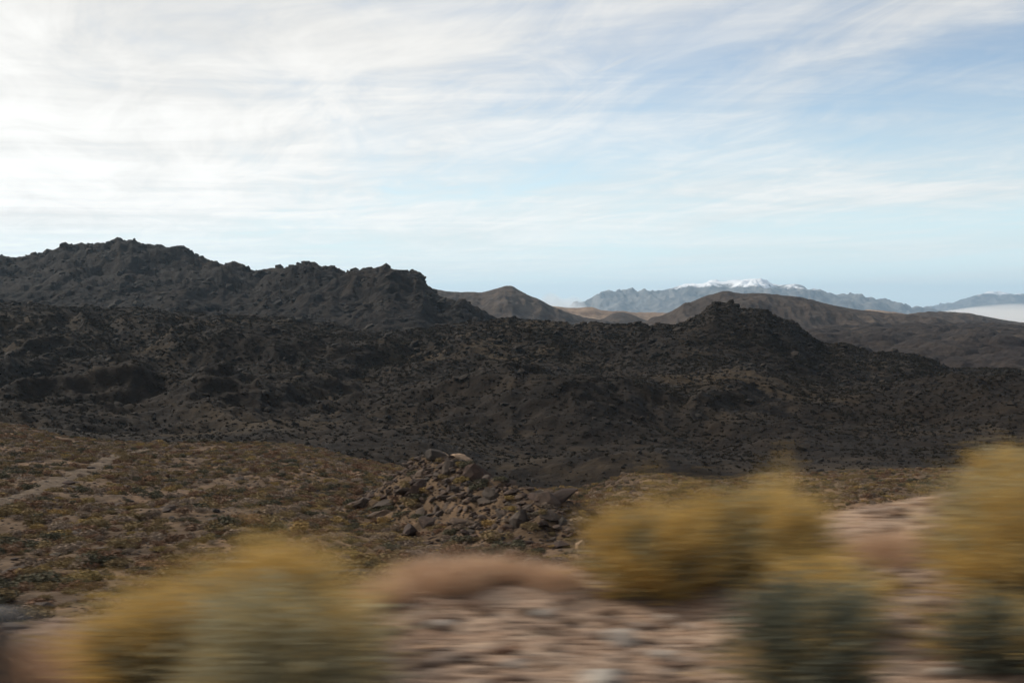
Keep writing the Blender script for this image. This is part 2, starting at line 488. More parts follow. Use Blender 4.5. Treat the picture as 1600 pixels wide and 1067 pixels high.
# rolling ground between the butte and the brown hills
px = np.arange(880, 1960, 2.0)
Y = np.concatenate([np.linspace(1150, 3000, 300), np.linspace(3020, 3900, 20)])
row = smooth_interp(px, [880, 1050, 1200, 1330, 1400, 1500, 1600, 1700, 1960], [512, 512, 514, 505, 503, 502, 506, 512, 520])
X = np.stack([np.full_like(px, v) for v in (1150, 1500, 2000, 2800, 3900)])
V = np.stack([z_of(600, 1150) + 0 * px, z_of(548, 1500) + 0 * px, z_of(526, 2000) + 0 * px, z_of(row, 2800), np.full_like(px, -190)])
Tm = Terrain(px, Y, pchip(X, V, Y[:, None]))
Yg = np.broadcast_to(Y[:, None], Tm.Z.shape)
Tm.Z = Tm.Z + ridged(Tm.X / 260, Yg / 260, 5, 101, 0.55) * 15 + lumps(Tm.X / 40, Yg / 40, 5) * 8 + lumps(Tm.X / 17, Yg / 17, 6) * 3 - 9 - 12 * np.clip((Yg - 1900) / 900, 0, 1)
M['middle'] = terrain_mat('purple_brown_rubble', (0.022, 0.017, 0.0155), (0.040, 0.031, 0.026), (0.078, 0.06, 0.045), (300, 60, 12), (0.52, 0.66), 0.8, 6.0)
tag(Tm.build('rolling_rubble_ground', M['middle']), 'purple-brown rolling ground between the butte and the far hills', kind='structure')

hill('back_left_hill', M['brown'], 'low brown hill just showing over the ridge at the far left',
     {-260: 400, -100: 394, -20: 399, 5: 402, 20: 405, 40: 403, 60: 400, 80: 399, 110: 401, 160: 410, 240: 430}, 4300, 3000, 5200, 2.0, 90, -120, -180, 9, 111)
RIDGE = {-260: 408, -140: 402, -50: 404, 0: 409, 25: 411, 50: 409, 68: 406, 85: 399, 100: 394, 120: 390, 150: 391, 165: 390, 180: 387, 188: 383, 205: 384, 220: 389, 240: 391, 270: 394, 285: 399, 310: 408, 340: 416, 365: 423, 380: 426, 395: 429, 412: 425, 430: 426, 450: 424, 462: 421, 475: 419, 492: 421, 510: 425, 520: 425, 532: 431, 545: 430, 562: 431, 575: 429, 600: 430, 615: 434, 630: 438, 640: 438, 650: 436, 660: 440, 668: 452, 680: 463, 700: 475, 730: 490, 780: 505, 850: 525, 920: 545}
TR = hill('dark_ridge', M['ridge'], 'long dark craggy ridge filling the left half of the skyline', RIDGE,
     {-260: 2200, 0: 2250, 200: 2350, 400: 2150, 650: 1900, 920: 1800}, 1050, 3000, 1.4, 330, -60, -120, 9, 121, lump=[(55, 9), (22, 7), (10, 3.5)], power=0.40, gully=20, gsize=(150, 520))

# ------------------------------------------------------------------ dark rubble hills and butte
BUTTE = {-260: 470, 0: 476, 100: 481, 200: 489, 300: 493, 400: 496, 500: 506, 600: 519, 680: 513, 760: 503, 800: 498, 830: 501, 850: 503, 880: 506, 900: 511, 915: 509, 935: 506, 950: 509, 975: 509, 1000: 504, 1015: 508, 1035: 506, 1050: 510, 1070: 505, 1085: 497, 1100: 488, 1108: 478, 1116: 473.5, 1130: 476, 1142: 476, 1152: 481, 1165: 484, 1176: 482, 1192: 482, 1200: 486, 1208: 493, 1230: 501, 1260: 520, 1285: 537, 1300: 539, 1318: 538, 1335: 543, 1360: 551, 1380: 551, 1400: 552, 1440: 558, 1460: 565, 1475: 573, 1500: 577, 1560: 577, 1600: 581, 1700: 590, 1960: 600}
px = np.arange(-240, 1920, 1.7)
Y = np.concatenate([np.linspace(290, 780, 250, endpoint=False), np.linspace(780, 1080, 150, endpoint=False), np.linspace(1080, 1700, 34)])
TAB = {-240: (700, 662, 620, 562), 0: (700, 662, 620, 562), 200: (712, 676, 622, 560), 450: (722, 685, 632, 568), 650: (748, 705, 645, 578),
       800: (772, 714, 645, 572), 870: (770, 708, 640, 565), 950: (765, 702, 638, 570), 1000: (760, 700, 632, 568), 1100: (757, 705, 640, 560), 1150: (755, 702, 640, 562),
       1200: (750, 697, 642, 572), 1300: (742, 700, 655, 600), 1400: (736, 697, 650, 608), 1500: (735, 692, 648, 612), 1600: (730, 685, 640, 608), 1920: (725, 680, 640, 615)}
kx = sorted(TAB)
rows_ = [smooth_interp(px, kx, [TAB[k][q] for k in kx]) for q in range(4)]
crow = smooth_interp(px, sorted(BUTTE), [BUTTE[k] for k in sorted(BUTTE)])
cY = smooth_interp(px, [-260, 300, 600, 800, 1000, 1150, 1300, 1500, 1960], [1060, 1040, 1000, 960, 930, 960, 980, 1000, 1000])
X = np.stack([0 * px + 290, 0 * px + 380, 0 * px + 480, 0 * px + 620, 0 * px + 800, cY, cY + 180, 0 * px + 1700])
V = np.stack([z_of(rows_[0], 380) - 14, z_of(rows_[0], 380), z_of(rows_[1], 480), z_of(rows_[2], 620), z_of(rows_[3], 800), z_of(crow, cY), z_of(crow, cY) - 22, 0 * px - 110])
TD = Terrain(px, Y, pchip(X, V, Y[:, None]))
Yg = np.broadcast_to(Y[:, None], TD.Z.shape)
near = np.clip(1 - np.abs(Yg - cY) / 60, 0, 1)
amp = np.clip((Yg - 300) / 250, 0.25, 1.0)
n = fbm(TD.X / 150, Yg / 150, 3, 201) * 12 * np.clip((cY - Yg) / 160, 0.05, 1) * amp
n += (ridged(TD.X / 95 + 0.4 * fbm(TD.X / 120, Yg / 120, 2, 207), Yg / 300, 3, 206) - 0.1) * 15 * np.clip((cY - Yg) / 220, 0, 1) * np.clip((Yg - 380) / 200, 0, 1)
n += ridged(TD.X / 55, Yg / 55, 4, 211) * 6.0 * np.clip((cY - Yg) / 130, 0.3, 1) * amp - 1.2
n += (lumps(TD.X / 17, Yg / 17, 221) - 0.25) * (1.6 + 2.6 * near) * amp + (lumps(TD.X / 6, Yg / 6, 222) - 0.25) * (0.8 + 1.2 * near)
for (bx, bY, bh, br) in [(870, 545, 11, 42), (820, 600, 6, 30), (1520, 640, 14, 55), (1590, 560, 9, 40), (690, 410, 5, 22), (1375, 352, 6, 13), (940, 415, 5, 20), (1040, 410, 7, 26), (900, 400, 3, 14),
                         (560, 470, 6, 26), (430, 560, 8, 34), (1250, 520, 7, 30), (120, 520, 6, 28), (700, 640, 8, 40), (1120, 640, 6, 30)]:
    d2 = (TD.X - world_x(bx, bY)) ** 2 + ((Yg - bY) * 0.8) ** 2
    g = np.exp(-d2 / (2 * br * br))
    n += bh * g * (1 + 0.35 * ridged(TD.X / (br * 0.6), Yg / (br * 0.6), 3, 231))
for (bx, bY, br, k) in [(930, 440, 26, 0.85), (1300, 400, 30, 0.7), (1010, 720, 60, 0.55)]:      # smooth sandy fans
    g = np.exp(-((TD.X - world_x(bx, bY)) ** 2 + (Yg - bY) ** 2) / (2 * br * br))
    n *= 1 - k * g
n *= np.interp(px, [400, 700, 850, 1180, 1300, 1920], [1.05, 0.95, 0.78, 0.72, 0.5, 0.45])[None, :]
TD.Z += n
tag(TD.build('dark_rubble_hills', M['dark']), 'dark brown rubble hills rising from the valley to a craggy flat-topped butte', kind='structure')

# ------------------------------------------------------------------ brown slope below the road
px = np.arange(-300, 2000, 3.0)
Y = np.concatenate([np.linspace(9, 40, 40, endpoint=False), np.geomspace(40, 150, 190, endpoint=False), np.geomspace(150, 460, 130)])
TAB = {-300: (1008, 906, 806, 740, 695, 664), 0: (1006, 905, 805, 740, 697, 667), 130: (995, 900, 806, 746, 706, 691), 300: (992, 896, 815, 756, 713, 700),
       450: (1000, 900, 821, 761, 716, 701), 560: (1005, 906, 836, 776, 735, 723), 680: (1010, 915, 848, 792, 754, 747), 800: (1020, 925, 856, 808, 782, 773),
       900: (1020, 922, 853, 806, 778, 769), 1000: (1020, 930, 866, 801, 749, 766), 1100: (1030, 950, 890, 816, 758, 766), 1200: (1030, 950, 900, 831, 776, 747),
       1350: (1030, 950, 890, 821, 766, 741), 1600: (1030, 950, 890, 821, 762, 736), 2000: (1030, 950, 890, 821, 762, 736)}
kx = sorted(TAB); KY = (40, 60, 95, 150, 220, 330)
X = [0 * px + 9, 0 * px + 14, 0 * px + 22]; V = [0 * px - 3.6, 0 * px - 5.6, 0 * px - 8.2]
for q, kY in enumerate(KY):
    X.append(0 * px + kY); V.append(z_of(smooth_interp(px, kx, [TAB[k][q] for k in kx]), kY))
X.append(0 * px + 460); V.append(np.minimum(V[-1] - 26, -66))
TS = Terrain(px, Y, pchip(np.stack(X), np.stack(V), Y[:, None]))
Yg = np.broadcast_to(Y[:, None], TS.Z.shape)
fade = np.clip((Yg - 30) / 60, 0.15, 1)
n = fbm(TS.X / 26, Yg / 26, 3, 301) * 0.9 * fade + ridged(TS.X / 9, Yg / 9, 3, 311) * 0.35 * fade + fbm(TS.X / 2.4, Yg / 2.4, 3, 321) * 0.16
# the rock spine
A0 = np.array([world_x(640, 122), 122.0]); A1 = np.array([world_x(874, 90), 90.0])
ab = A1 - A0
tt = np.clip(((TS.X - A0[0]) * ab[0] + (Yg - A0[1]) * ab[1]) / (ab @ ab), -0.25, 1.15)
dd = np.hypot(TS.X - A0[0] - tt * ab[0], Yg - A0[1] - tt * ab[1])
spine_h = np.interp(tt, [-0.25, 0.0, 0.12, 0.3, 0.5, 0.7, 0.9, 1.0, 1.15], [0.4, 3.8, 5.9, 6.0, 4.9, 4.1, 3.2, 2.0, 0.0])
spine = spine_h * np.exp(-(dd / 4.2) ** 2)
n += spine + (lumps(TS.X / 1.6, Yg / 1.6, 331) - 0.2) * 0.9 * np.clip(spine / 1.2, 0, 1)
TS.Z += n
tag(TS.build('slope_ground', M['slope']), 'brown shrub-dotted slope falling from the road to the valley', kind='structure')


def track(name, T, pts, width, lift, label):
    """a strip draped over the slope; pts = (px, Y) along its middle"""
    P = np.array([(world_x(a, b), b) for a, b in pts])
    s = np.concatenate([[0], np.cumsum(np.hypot(*np.diff(P, axis=0).T))])
    q = np.arange(0, s[-1], 0.8)
    cx = smooth_interp(q, s, P[:, 0]); cy = smooth_interp(q, s, P[:, 1])
    tx, ty = np.gradient(cx), np.gradient(cy); L = np.hypot(tx, ty); nx, ny = -ty / L, tx / L
    K = 7; rows = []
    for k in range(K):
        o = (k / (K - 1) - 0.5) * width * (1 + 0.3 * np.array(perlin(q / 5, q * 0 + k * 3.3, 8)))
        x, y = cx + nx * o, cy + ny * o
        rows.append(np.stack([x, y, T.at(x * FPX / y + CX, y) + lift * (0.3 if k in (0, K - 1) else 1)], -1))
    v = np.stack(rows, 1).reshape(-1, 3); i = np.arange(len(q) * K).reshape(len(q), K)
    f = np.stack([i[:-1, :-1], i[:-1, 1:], i[1:, 1:], i[1:, :-1]], -1).reshape(-1, 4)
    tag(mesh_np(name, v, f, M['track'], True), label, kind='structure')
    return cx, cy
TRK = track('dirt_track', TS, [(-120, 78), (-40, 94), (20, 108), (70, 128), (120, 152), (160, 180), (200, 215), (225, 250)], 2.6, 0.10, 'pale dirt track climbing across the brown slope at the left')

# ------------------------------------------------------------------ verge beside the road
px = np.concatenate([np.arange(-1500, -100, 30.0), np.arange(-100, 1750, 5.0), np.arange(1750, 3200, 30.0)])
Y = np.concatenate([np.linspace(-0.0, 3.6, 12, endpoint=False) + 0.4, np.linspace(4.0, 11.0, 190, endpoint=False), np.linspace(11, 16, 20)])
def verge_z(X, Yg):
    """bank: rises a little to the right, ends in an edge beyond which the slope falls away"""
    edge = np.interp(X, [-6, -3.0, -2.0, -0.6, 0.6, 2.0, 4.0, 7.0], [6.3, 6.3, 6.6, 7.3, 7.6, 8.6, 9.2, 9.6])
    rise = np.clip((X - 0.8) / 2.4, 0, 1.4) * np.clip((Yg - 5.5) / 3.0, 0, 1) * 0.33
    z = -1.62 + rise + 0.03 * fbm(X / 1.1, Yg / 1.1, 3, 401) + 0.012 * fbm(X / 0.22, Yg / 0.22, 3, 411)
    z = z + 0.07 * np.exp(-((X + 0.33) / 0.42) ** 2 - ((Yg - 6.95) / 0.4) ** 2) + 0.08 * np.exp(-((X - 0.2) / 0.35) ** 2 - ((Yg - 7.1) / 0.4) ** 2)
    over = np.maximum(0, Yg - edge)
    return z - 0.55 * over ** 2 / (over + 0.8)
Xv = (px[None, :] - CX) / FPX * np.maximum(Y[:, None], 3.0)
TV = Terrain(px, Y, verge_z(Xv, np.broadcast_to(Y[:, None], Xv.shape)))
TV.X = Xv
tag(TV.build('roadside_ground', M['verge']), 'pale pinkish dirt verge along the road', kind='structure')
def vz(x, y): return float(verge_z(np.array([x]), np.array([y]))[0])
def on_row(pxv, Yv): return world_x(pxv, Yv), Yv

# ------------------------------------------------------------------ shapes: rocks, shrubs
def ico(sub):
    bm = __import__('bmesh').new(); __import__('bmesh').ops.create_icosphere(bm, subdivisions=sub, radius=1.0)
    v = np.array([q.co[:] for q in bm.verts]); f = np.array([[q.index for q in p.verts] for p in bm.faces]); bm.free()
    return v, f
ICO = {1: ico(1), 2: ico(2), 3: ico(3)}


def rock_mesh(name, sub, seed, mat, cuts=7, rough=0.12, squash=(1, 1, 0.75)):
    """angular stone: a ball cut by random planes, then roughened"""
    r = np.random.default_rng(seed); v, f = ICO[sub]; v = v.copy()
    for _ in range(cuts):
        d = r.normal(size=3); d /= np.linalg.norm(d); h = r.uniform(0.42, 0.8)
        over = np.maximum(0, v @ d - h); v -= over[:, None] * d * 0.92
    v *= 1 + rough * (r.random((len(v), 1)) - 0.5) * 2
    v *= np.array(squash) * r.uniform(0.8, 1.2, 3)
    return mesh_np(name, v, f, mat, False, link=False).data


def shrub_mesh(name, seed, mat, leaves=130, size=0.17, flat=0.72):
    """low desert shrub: leaf sprays spread through an uneven dome, twigs below (unit radius)"""
    r = np.random.default_rng(seed)
    k = r.integers(4, 7)
    lobes = np.stack([r.normal(0, 0.36, k), r.normal(0, 0.36, k), r.uniform(0.15, 0.5, k), r.uniform(0.36, 0.6, k)], 1)
    V, F = [], []
    for i in range(leaves):
        c = lobes[r.integers(k)]
        d = r.normal(size=3); d[2] = abs(d[2]) * 0.9 + (-0.25 if r.random() < 0.3 else 0.05); d /= np.linalg.norm(d)
        p = c[:3] + d * c[3] * r.uniform(0.62, 1.06); p[2] = max(0.02, p[2] * flat)
        t1 = np.cross(d, r.normal(size=3)); t1 /= np.linalg.norm(t1) + 1e-9
        n = d * 0.75 + r.normal(size=3) * 0.45; t2 = np.cross(n, t1); t2 /= np.linalg.norm(t2) + 1e-9
        s = size * r.uniform(0.6, 1.35); b = len(V)
        V += [p - t1 * s, p - t2 * s * 0.75 + n * 0.04, p + t1 * s, p + t2 * s * 0.75 + n * 0.04]
        F.append((b, b + 1, b + 2, b + 3))
    for i in range(14):
        a = r.uniform(0, 6.28); e = np.array([math.cos(a) * 0.6, math.sin(a) * 0.6, r.uniform(0.25, 0.6)]); sd = np.array([-math.sin(a), math.cos(a), 0]) * 0.02
        b = len(V); V += [sd * 1.5, -sd * 1.5, e - sd * 0.4, e + sd * 0.4]; F.append((b, b + 1, b + 2, b + 3))
    return mesh_np(name, np.array(V), np.array(F), mat, False, link=False).data


def instancer(name, src, P, S, R, label, cat, group=None, tilt=0.15, seed=1, flatten=None):
    """one object of stuff: point cloud that carries copies of the meshes in src through geometry nodes"""
    me = bpy.data.meshes.new(name)
    me.vertices.add(len(P)); me.vertices.foreach_set('co', np.asarray(P, np.float32).ravel())
    a = me.attributes.new('size', 'FLOAT_VECTOR', 'POINT'); a.data.foreach_set('vector', np.asarray(S, np.float32).ravel())
    a = me.attributes.new('turn', 'FLOAT_VECTOR', 'POINT'); a.data.foreach_set('vector', np.asarray(R, np.float32).ravel())
    a = me.attributes.new('pick', 'INT', 'POINT'); a.data.foreach_set('value', np.random.default_rng(seed).integers(0, len(src), len(P)).astype(np.int32))
    o = bpy.data.objects.new(name, me); COL.objects.link(o)
    lib = bpy.data.collections.new(name + '_shapes')
    for q in src:
        lib.objects.link(bpy.data.objects.new(name + '_shape', q))
    ng = bpy.data.node_groups.new(name, 'GeometryNodeTree')
    ng.interface.new_socket('Geometry', in_out='INPUT', socket_type='NodeSocketGeometry')
    ng.interface.new_socket('Geometry', in_out='OUTPUT', socket_type='NodeSocketGeometry')
    N = ng.nodes; L = ng.links
    gi, go = N.new('NodeGroupInput'), N.new('NodeGroupOutput')
    ci = N.new('GeometryNodeCollectionInfo'); ci.inputs['Collection'].default_value = lib; ci.inputs['Separate Children'].default_value = True; ci.inputs['Reset Children'].default_value = True
    ip = N.new('GeometryNodeInstanceOnPoints'); ip.inputs['Pick Instance'].default_value = True
    def named(n, t):
        q = N.new('GeometryNodeInputNamedAttribute'); q.data_type = t; q.inputs['Name'].default_value = n
        return q.outputs['Attribute']
    L.new(gi.outputs[0], ip.inputs['Points']); L.new(ci.outputs[0], ip.inputs['Instance'])
    L.new(named('pick', 'INT'), ip.inputs['Instance Index'])
    L.new(named('size', 'FLOAT_VECTOR'), ip.inputs['Scale'])
    e2r = N.new('FunctionNodeEulerToRotation'); L.new(named('turn', 'FLOAT_VECTOR'), e2r.inputs[0]); L.new(e2r.outputs[0], ip.inputs['Rotation'])
    L.new(ip.outputs[0], go.inputs[0])
    md = o.modifiers.new('scatter', 'NODES'); md.node_group = ng
    tag(o, label, cat, group, 'stuff')
    return o


def scatter(T, px0, px1, Y0, Y1, n, rng):
    """n points spread evenly over the surface between two bearings and two distances"""
    p = rng.uniform(px0, px1, n); y = np.sqrt(rng.uniform(Y0 * Y0, Y1 * Y1, n))
    return p, y, T.at(p, y)

# ------------------------------------------------------------------ rubble and brush on the dark hills
r = np.random.default_rng(21)
hill_rocks = [rock_mesh('hill_rock', 1, 500 + k, M['hill_rock'], 5, 0.14) for k in range(6)]
p, y, z = scatter(TD, -150, 1780, 340, 1060, 62000, r)
dens = 0.5 + 0.9 * fbm(world_x(p, y) / 45, y / 45, 3, 601)
keep = r.random(len(p)) < np.clip(dens, 0.06, 1)
p, y, z = p[keep], y[keep], z[keep]
s = 0.28 * r.pareto(2.4, len(p)) + 0.34; s = np.minimum(s, 2.4) * np.clip(y / 620, 0.6, 1.5)
S = np.stack([s * r.uniform(0.8, 1.3, len(s)), s * r.uniform(0.8, 1.3, len(s)), s * r.uniform(0.6, 1.1, len(s))], 1)
R = np.stack([r.uniform(-.5, .5, len(s)), r.uniform(-.5, .5, len(s)), r.uniform(0, 6.28, len(s))], 1)
instancer('hill_rubble', hill_rocks, np.stack([world_x(p, y), y, z + s * 0.15], 1), S, R, 'dark rubble strewn over the rubble hills', 'rubble')
hill_shr = [shrub_mesh('hill_shrub', 700 + k, M['hill_shrub'], 46, 0.28) for k in range(5)]
p, y, z = scatter(TD, -150, 1780, 340, 1050, 80000, r)
dens = 0.5 - 0.9 * fbm(world_x(p, y) / 45, y / 45, 3, 601)
keep = r.random(len(p)) < np.clip(dens, 0.12, 1)
p, y, z = p[keep], y[keep], z[keep]; s = r.uniform(0.45, 1.25, len(p)) * np.clip(y / 620, 0.7, 1.4)
instancer('hill_brush', hill_shr, np.stack([world_x(p, y), y, z], 1), np.stack([s, s, s * r.uniform(0.7, 1.1, len(s))], 1), np.stack([0 * s, 0 * s, r.uniform(0, 6.28, len(s))], 1), 'dark low brush dotted over the rubble hills', 'brush')
# bigger crags on the ridge
p, y, z = scatter(TR, -150, 760, 1300, 2450, 15000, r)
yc_ = np.interp(p, [-260, 0, 200, 400, 650, 920], [2200, 2250, 2350, 2150, 1900, 1800])
keep = (y < yc_ + 25) & (r.random(len(p)) < np.clip(0.35 + 0.9 * fbm(world_x(p, y) / 90, y / 90, 3, 611) + 0.5 * (y > yc_ - 120), 0.03, 1))
p, y, z = p[keep], y[keep], z[keep]; s = np.minimum(1.4 + 1.3 * r.pareto(2.2, len(p)), 8)
S = np.stack([s * r.uniform(0.8, 1.3, len(s)), s * r.uniform(0.8, 1.3, len(s)), s * r.uniform(0.6, 1.2, len(s))], 1)
R = np.stack([r.uniform(-.5, .5, len(s)), r.uniform(-.5, .5, len(s)), r.uniform(0, 6.28, len(s))], 1)
instancer('ridge_crags', hill_rocks, np.stack([world_x(p, y), y, z], 1), S, R, 'dark outcropping rocks over the long ridge', 'rocks')

# ------------------------------------------------------------------ shrubs on the brown slope
KINDS = ['olive', 'green', 'grey', 'yellow', 'brown']
LABEL = {'olive': 'low olive-brown shrub', 'green': 'dark green rounded shrub', 'grey': 'pale grey dry shrub', 'yellow': 'yellowish shrub', 'brown': 'reddish brown dead shrub'}
shr = {k: [shrub_mesh('slope_shrub', 800 + 10 * i + q, M['shrub_' + k], 300, 0.085) for q in range(4)] for i, k in enumerate(KINDS)}
r = np.random.default_rng(33)
p, y, z = scatter(TS, -120, 1500, 34, 345, 54000, r)
x = world_x(p, y)
onspine = np.interp(p, TS.px, np.arange(len(TS.px))).astype(int), np.clip(np.interp(y, TS.Y, np.arange(len(TS.Y))).astype(int), 0, len(TS.Y) - 1)
sp = spine[onspine[1], onspine[0]]
patch = fbm(x / 14, y / 14, 3, 641)
trk = np.min(np.hypot(x[:, None] - TRK[0][None, ::3], y[:, None] - TRK[1][None, ::3]), 1)
keep = (r.random(len(p)) < np.clip(0.82 + 1.15 * patch, 0.08, 1)) & (r.random(len(p)) > sp / 3.2) & (trk > 1.2 + 0.7 * r.random(len(p)))
p, y, z, x, trk = p[keep], y[keep], z[keep], x[keep], trk[keep]
kind = r.choice(5, len(p), p=[0.31, 0.15, 0.28, 0.07, 0.19])
s = r.gamma(2.6, 0.14, len(p)) + 0.14; s = np.clip(s, 0.16, 1.15)
hgt = s * r.uniform(0.75, 1.15, len(p))
row = HZ - z / y * FPX
edge_row = np.interp(p, [-100, 140, 300, 560, 640, 900, 960, 1100, 1250, 1330, 1600], [985, 930, 860, 860, 875, 890, 810, 745, 740, 740, 690])
seen = (row < edge_row) & (p > -5) & (p < 1400)
score = np.where(seen, s / y, 0)
order = np.argsort(-score)
solo = order[:270]
rest = np.setdiff1d(np.arange(len(p)), solo)
first = {}
for q in solo:
    k = KINDS[kind[q]]
    me = shr[k][int(r.integers(4))]
    if (k, me.name) not in first:
        o = bpy.data.objects.new('slope_shrub', me); first[(k, me.name)] = o
    else:
        o = first[(k, me.name)].copy()
    COL.objects.link(o)
    o.location = (x[q], y[q], z[q] - 0.03); o.rotation_euler = (0, 0, r.uniform(0, 6.28)); o.scale = (s[q], s[q], hgt[q])
    if trk[q] < 7: where = 'beside the pale dirt track'
    elif p[q] < 130: where = 'at the left edge, ' + ('just above the verge' if row[q] > 880 else 'below the dirt track' if row[q] > 790 else 'above the dirt track')
    elif p[q] < 330: where = 'just left of the big grey-green bush' if row[q] > 850 else 'between the dirt track and the golden bushes'
    elif p[q] < 570: where = 'just above the low golden bush' if row[q] > 790 else 'on the far rim left of the rock spine'
    elif p[q] < 730: where = 'just above the tallest pinkish grass tuft' if row[q] > 810 else 'at the left foot of the rock spine'
    elif p[q] < 900: where = 'between the rock spine and the pinkish grass' if row[q] > 830 else 'right of the rock spine'
    else: where = 'beyond the round golden bush' if p[q] < 1150 else 'in the gap beyond the tall golden bush'
    size = 'big' if s[q] > 0.72 else 'small' if s[q] < 0.45 else 'middling'
    tag(o, f'{size} {LABEL[k]} {where}', 'shrub', f'{size} {k} shrubs {where}')
for i, k in enumerate(KINDS):
    q = rest[kind[rest] == i]
    instancer('slope_brush', shr[k], np.stack([x[q], y[q], z[q] - 0.03], 1), np.stack([s[q], s[q], hgt[q]], 1), np.stack([0 * s[q], 0 * s[q], r.uniform(0, 6.28, len(q))], 1),
              {'olive': 'olive-brown', 'green': 'dark green', 'grey': 'grey', 'yellow': 'yellowish', 'brown': 'reddish brown'}[k] + ' brush covering the far part of the brown slope', 'brush', seed=50 + i)
# small stones between the shrubs
stones = [rock_mesh('slope_stone', 1, 900 + k, M['boulder'], 5, 0.12) for k in range(5)]
p2, y2, z2 = scatter(TS, -100, 1200, 34, 260, 20000, r)
s2 = np.minimum(0.10 + 0.09 * r.pareto(2.5, len(p2)), 0.7)
instancer('slope_stones', stones, np.stack([world_x(p2, y2), y2, z2], 1), np.stack([s2 * 1.2, s2, s2 * 0.8], 1), np.stack([r.uniform(-.4, .4, len(s2)), 0 * s2, r.uniform(0, 6.28, len(s2))], 1), 'scattered small stones on the brown slope', 'stones')

# ------------------------------------------------------------------ boulders of the rock spine
r = np.random.default_rng(77)
bould = [rock_mesh('boulder', 2, 1000 + k, M['boulder'], 16, 0.10, (1.25, 0.9, 0.75)) for k in range(12)]
cand = []
while len(cand) < 292:
    u = r.uniform(-0.08, 1.08); off = r.normal(0, 3.3)
    c2 = A0 + ab * u + np.array([-ab[1], ab[0]]) / np.linalg.norm(ab) * off
    pxx = c2[0] * FPX / c2[1] + CX
    s_ = min(1.3, 0.28 + 0.30 * r.pareto(2.2))
    cand.append((pxx, c2[0], c2[1], s_, u, off))
cand.sort(key=lambda c: -c[3])
proto = None
for k, (pxx, bx, by, s_, u, c_off) in enumerate(cand):
    o = bpy.data.objects.new('boulder', bould[k % 12]); COL.objects.link(o)
    zz = float(TS.at(np.array([pxx]), np.array([by]))[0])
    o.location = (bx, by, zz + s_ * 0.08); o.rotation_euler = (r.uniform(-.5, .5), r.uniform(-.5, .5), r.uniform(0, 6.28))
    o.scale = (s_ * r.uniform(.85, 1.25), s_ * r.uniform(.85, 1.2), s_ * r.uniform(.75, 1.1))
    side = (c_off > 1.2) and 'far side' or (c_off < -1.6) and 'near flank' or 'crest'
    part = 'upper left end' if u < 0.3 else 'middle' if u < 0.68 else 'lower right end'
    size = 'big' if s_ > 0.62 else 'middle-sized' if s_ > 0.36 else 'small'
    tag(o, f'{size} brown boulder on the {side} of the rock spine, {part}', 'boulder', f'{size} boulders on the {side} of the rock spine, {part}')
for (pxx, by, s_, lab, mat, seed) in [(716, 112.5, 1.15, 'large pale orange boulder on the crest of the rock spine', 'pale_boulder', 1101),
                                      (688, 116, 0.9, 'flat-topped pale boulder just left of the large orange boulder', 'pale_boulder', 1102),
                                      (668, 101, 1.0, 'largest rounded grey boulder on the lower left of the rock spine', 'boulder', 1103),
                                      (905, 84, 0.55, 'lone pinkish boulder at the right foot of the rock spine', 'pale_boulder', 1104)]:
    me = rock_mesh('boulder', 3, seed, M[mat], 16, 0.05, (1.25, 0.9, 0.75))
    o = bpy.data.objects.new('boulder', me); COL.objects.link(o)
    zz = float(TS.at(np.array([pxx]), np.array([by]))[0])
    o.location = (world_x(pxx, by), by, zz + s_ * 0.35); o.scale = (s_,) * 3; o.rotation_euler = (0.1, -0.15, r.uniform(0, 6.28))
    tag(o, lab, 'boulder')
nr = 3600
uu = r.uniform(-0.1, 1.1, nr); oo_ = r.normal(0, 3.6, nr); nv_ = np.array([-ab[1], ab[0]]) / np.linalg.norm(ab)
qx = A0[0] + ab[0] * uu + nv_[0] * oo_; qy = A0[1] + ab[1] * uu + nv_[1] * oo_
qs = np.minimum(0.09 + 0.10 * r.pareto(2.3, nr), 0.5)
instancer('spine_rubble', [rock_mesh('spine_rubble', 1, 950 + k, M['boulder'], 7, 0.14) for k in range(5)], np.stack([qx, qy, TS.at(qx * FPX / qy + CX, qy) + qs * 0.1], 1),
          np.stack([qs * 1.3, qs, qs * 0.8], 1), np.stack([r.uniform(-.6, .6, nr), r.uniform(-.6, .6, nr), r.uniform(0, 6.28, nr)], 1), 'broken rubble between the boulders of the rock spine', 'rubble')
for k in range(34):
    u = r.uniform(0.05, 1.05); off = -abs(r.normal(0, 3.0))
    c2 = A0 + ab * u - np.array([-ab[1], ab[0]]) / np.linalg.norm(ab) * abs(off) * (1 if r.random() < .8 else -1)
    pxx = c2[0] * FPX / c2[1] + CX
    kk = ['yellow', 'green', 'olive'][int(r.integers(3))]
    o = bpy.data.objects.new('spine_shrub', shr[kk][k % 4]); COL.objects.link(o)
    o.location = (c2[0], c2[1], float(TS.at(np.array([pxx]), np.array([c2[1]]))[0]) + 0.1); ss = r.uniform(0.45, 0.85); o.scale = (ss, ss, ss * 1.1)
    tag(o, {'yellow': 'yellowish', 'green': 'dark green', 'olive': 'olive-brown'}[kk] + ' shrub between the boulders of the rock spine, ' + ('upper left end' if u < .3 else 'middle' if u < .68 else 'lower right end'), 'shrub', kk + ' shrubs on the rock spine, ' + ('upper left end' if u < .3 else 'middle' if u < .68 else 'lower right end'))

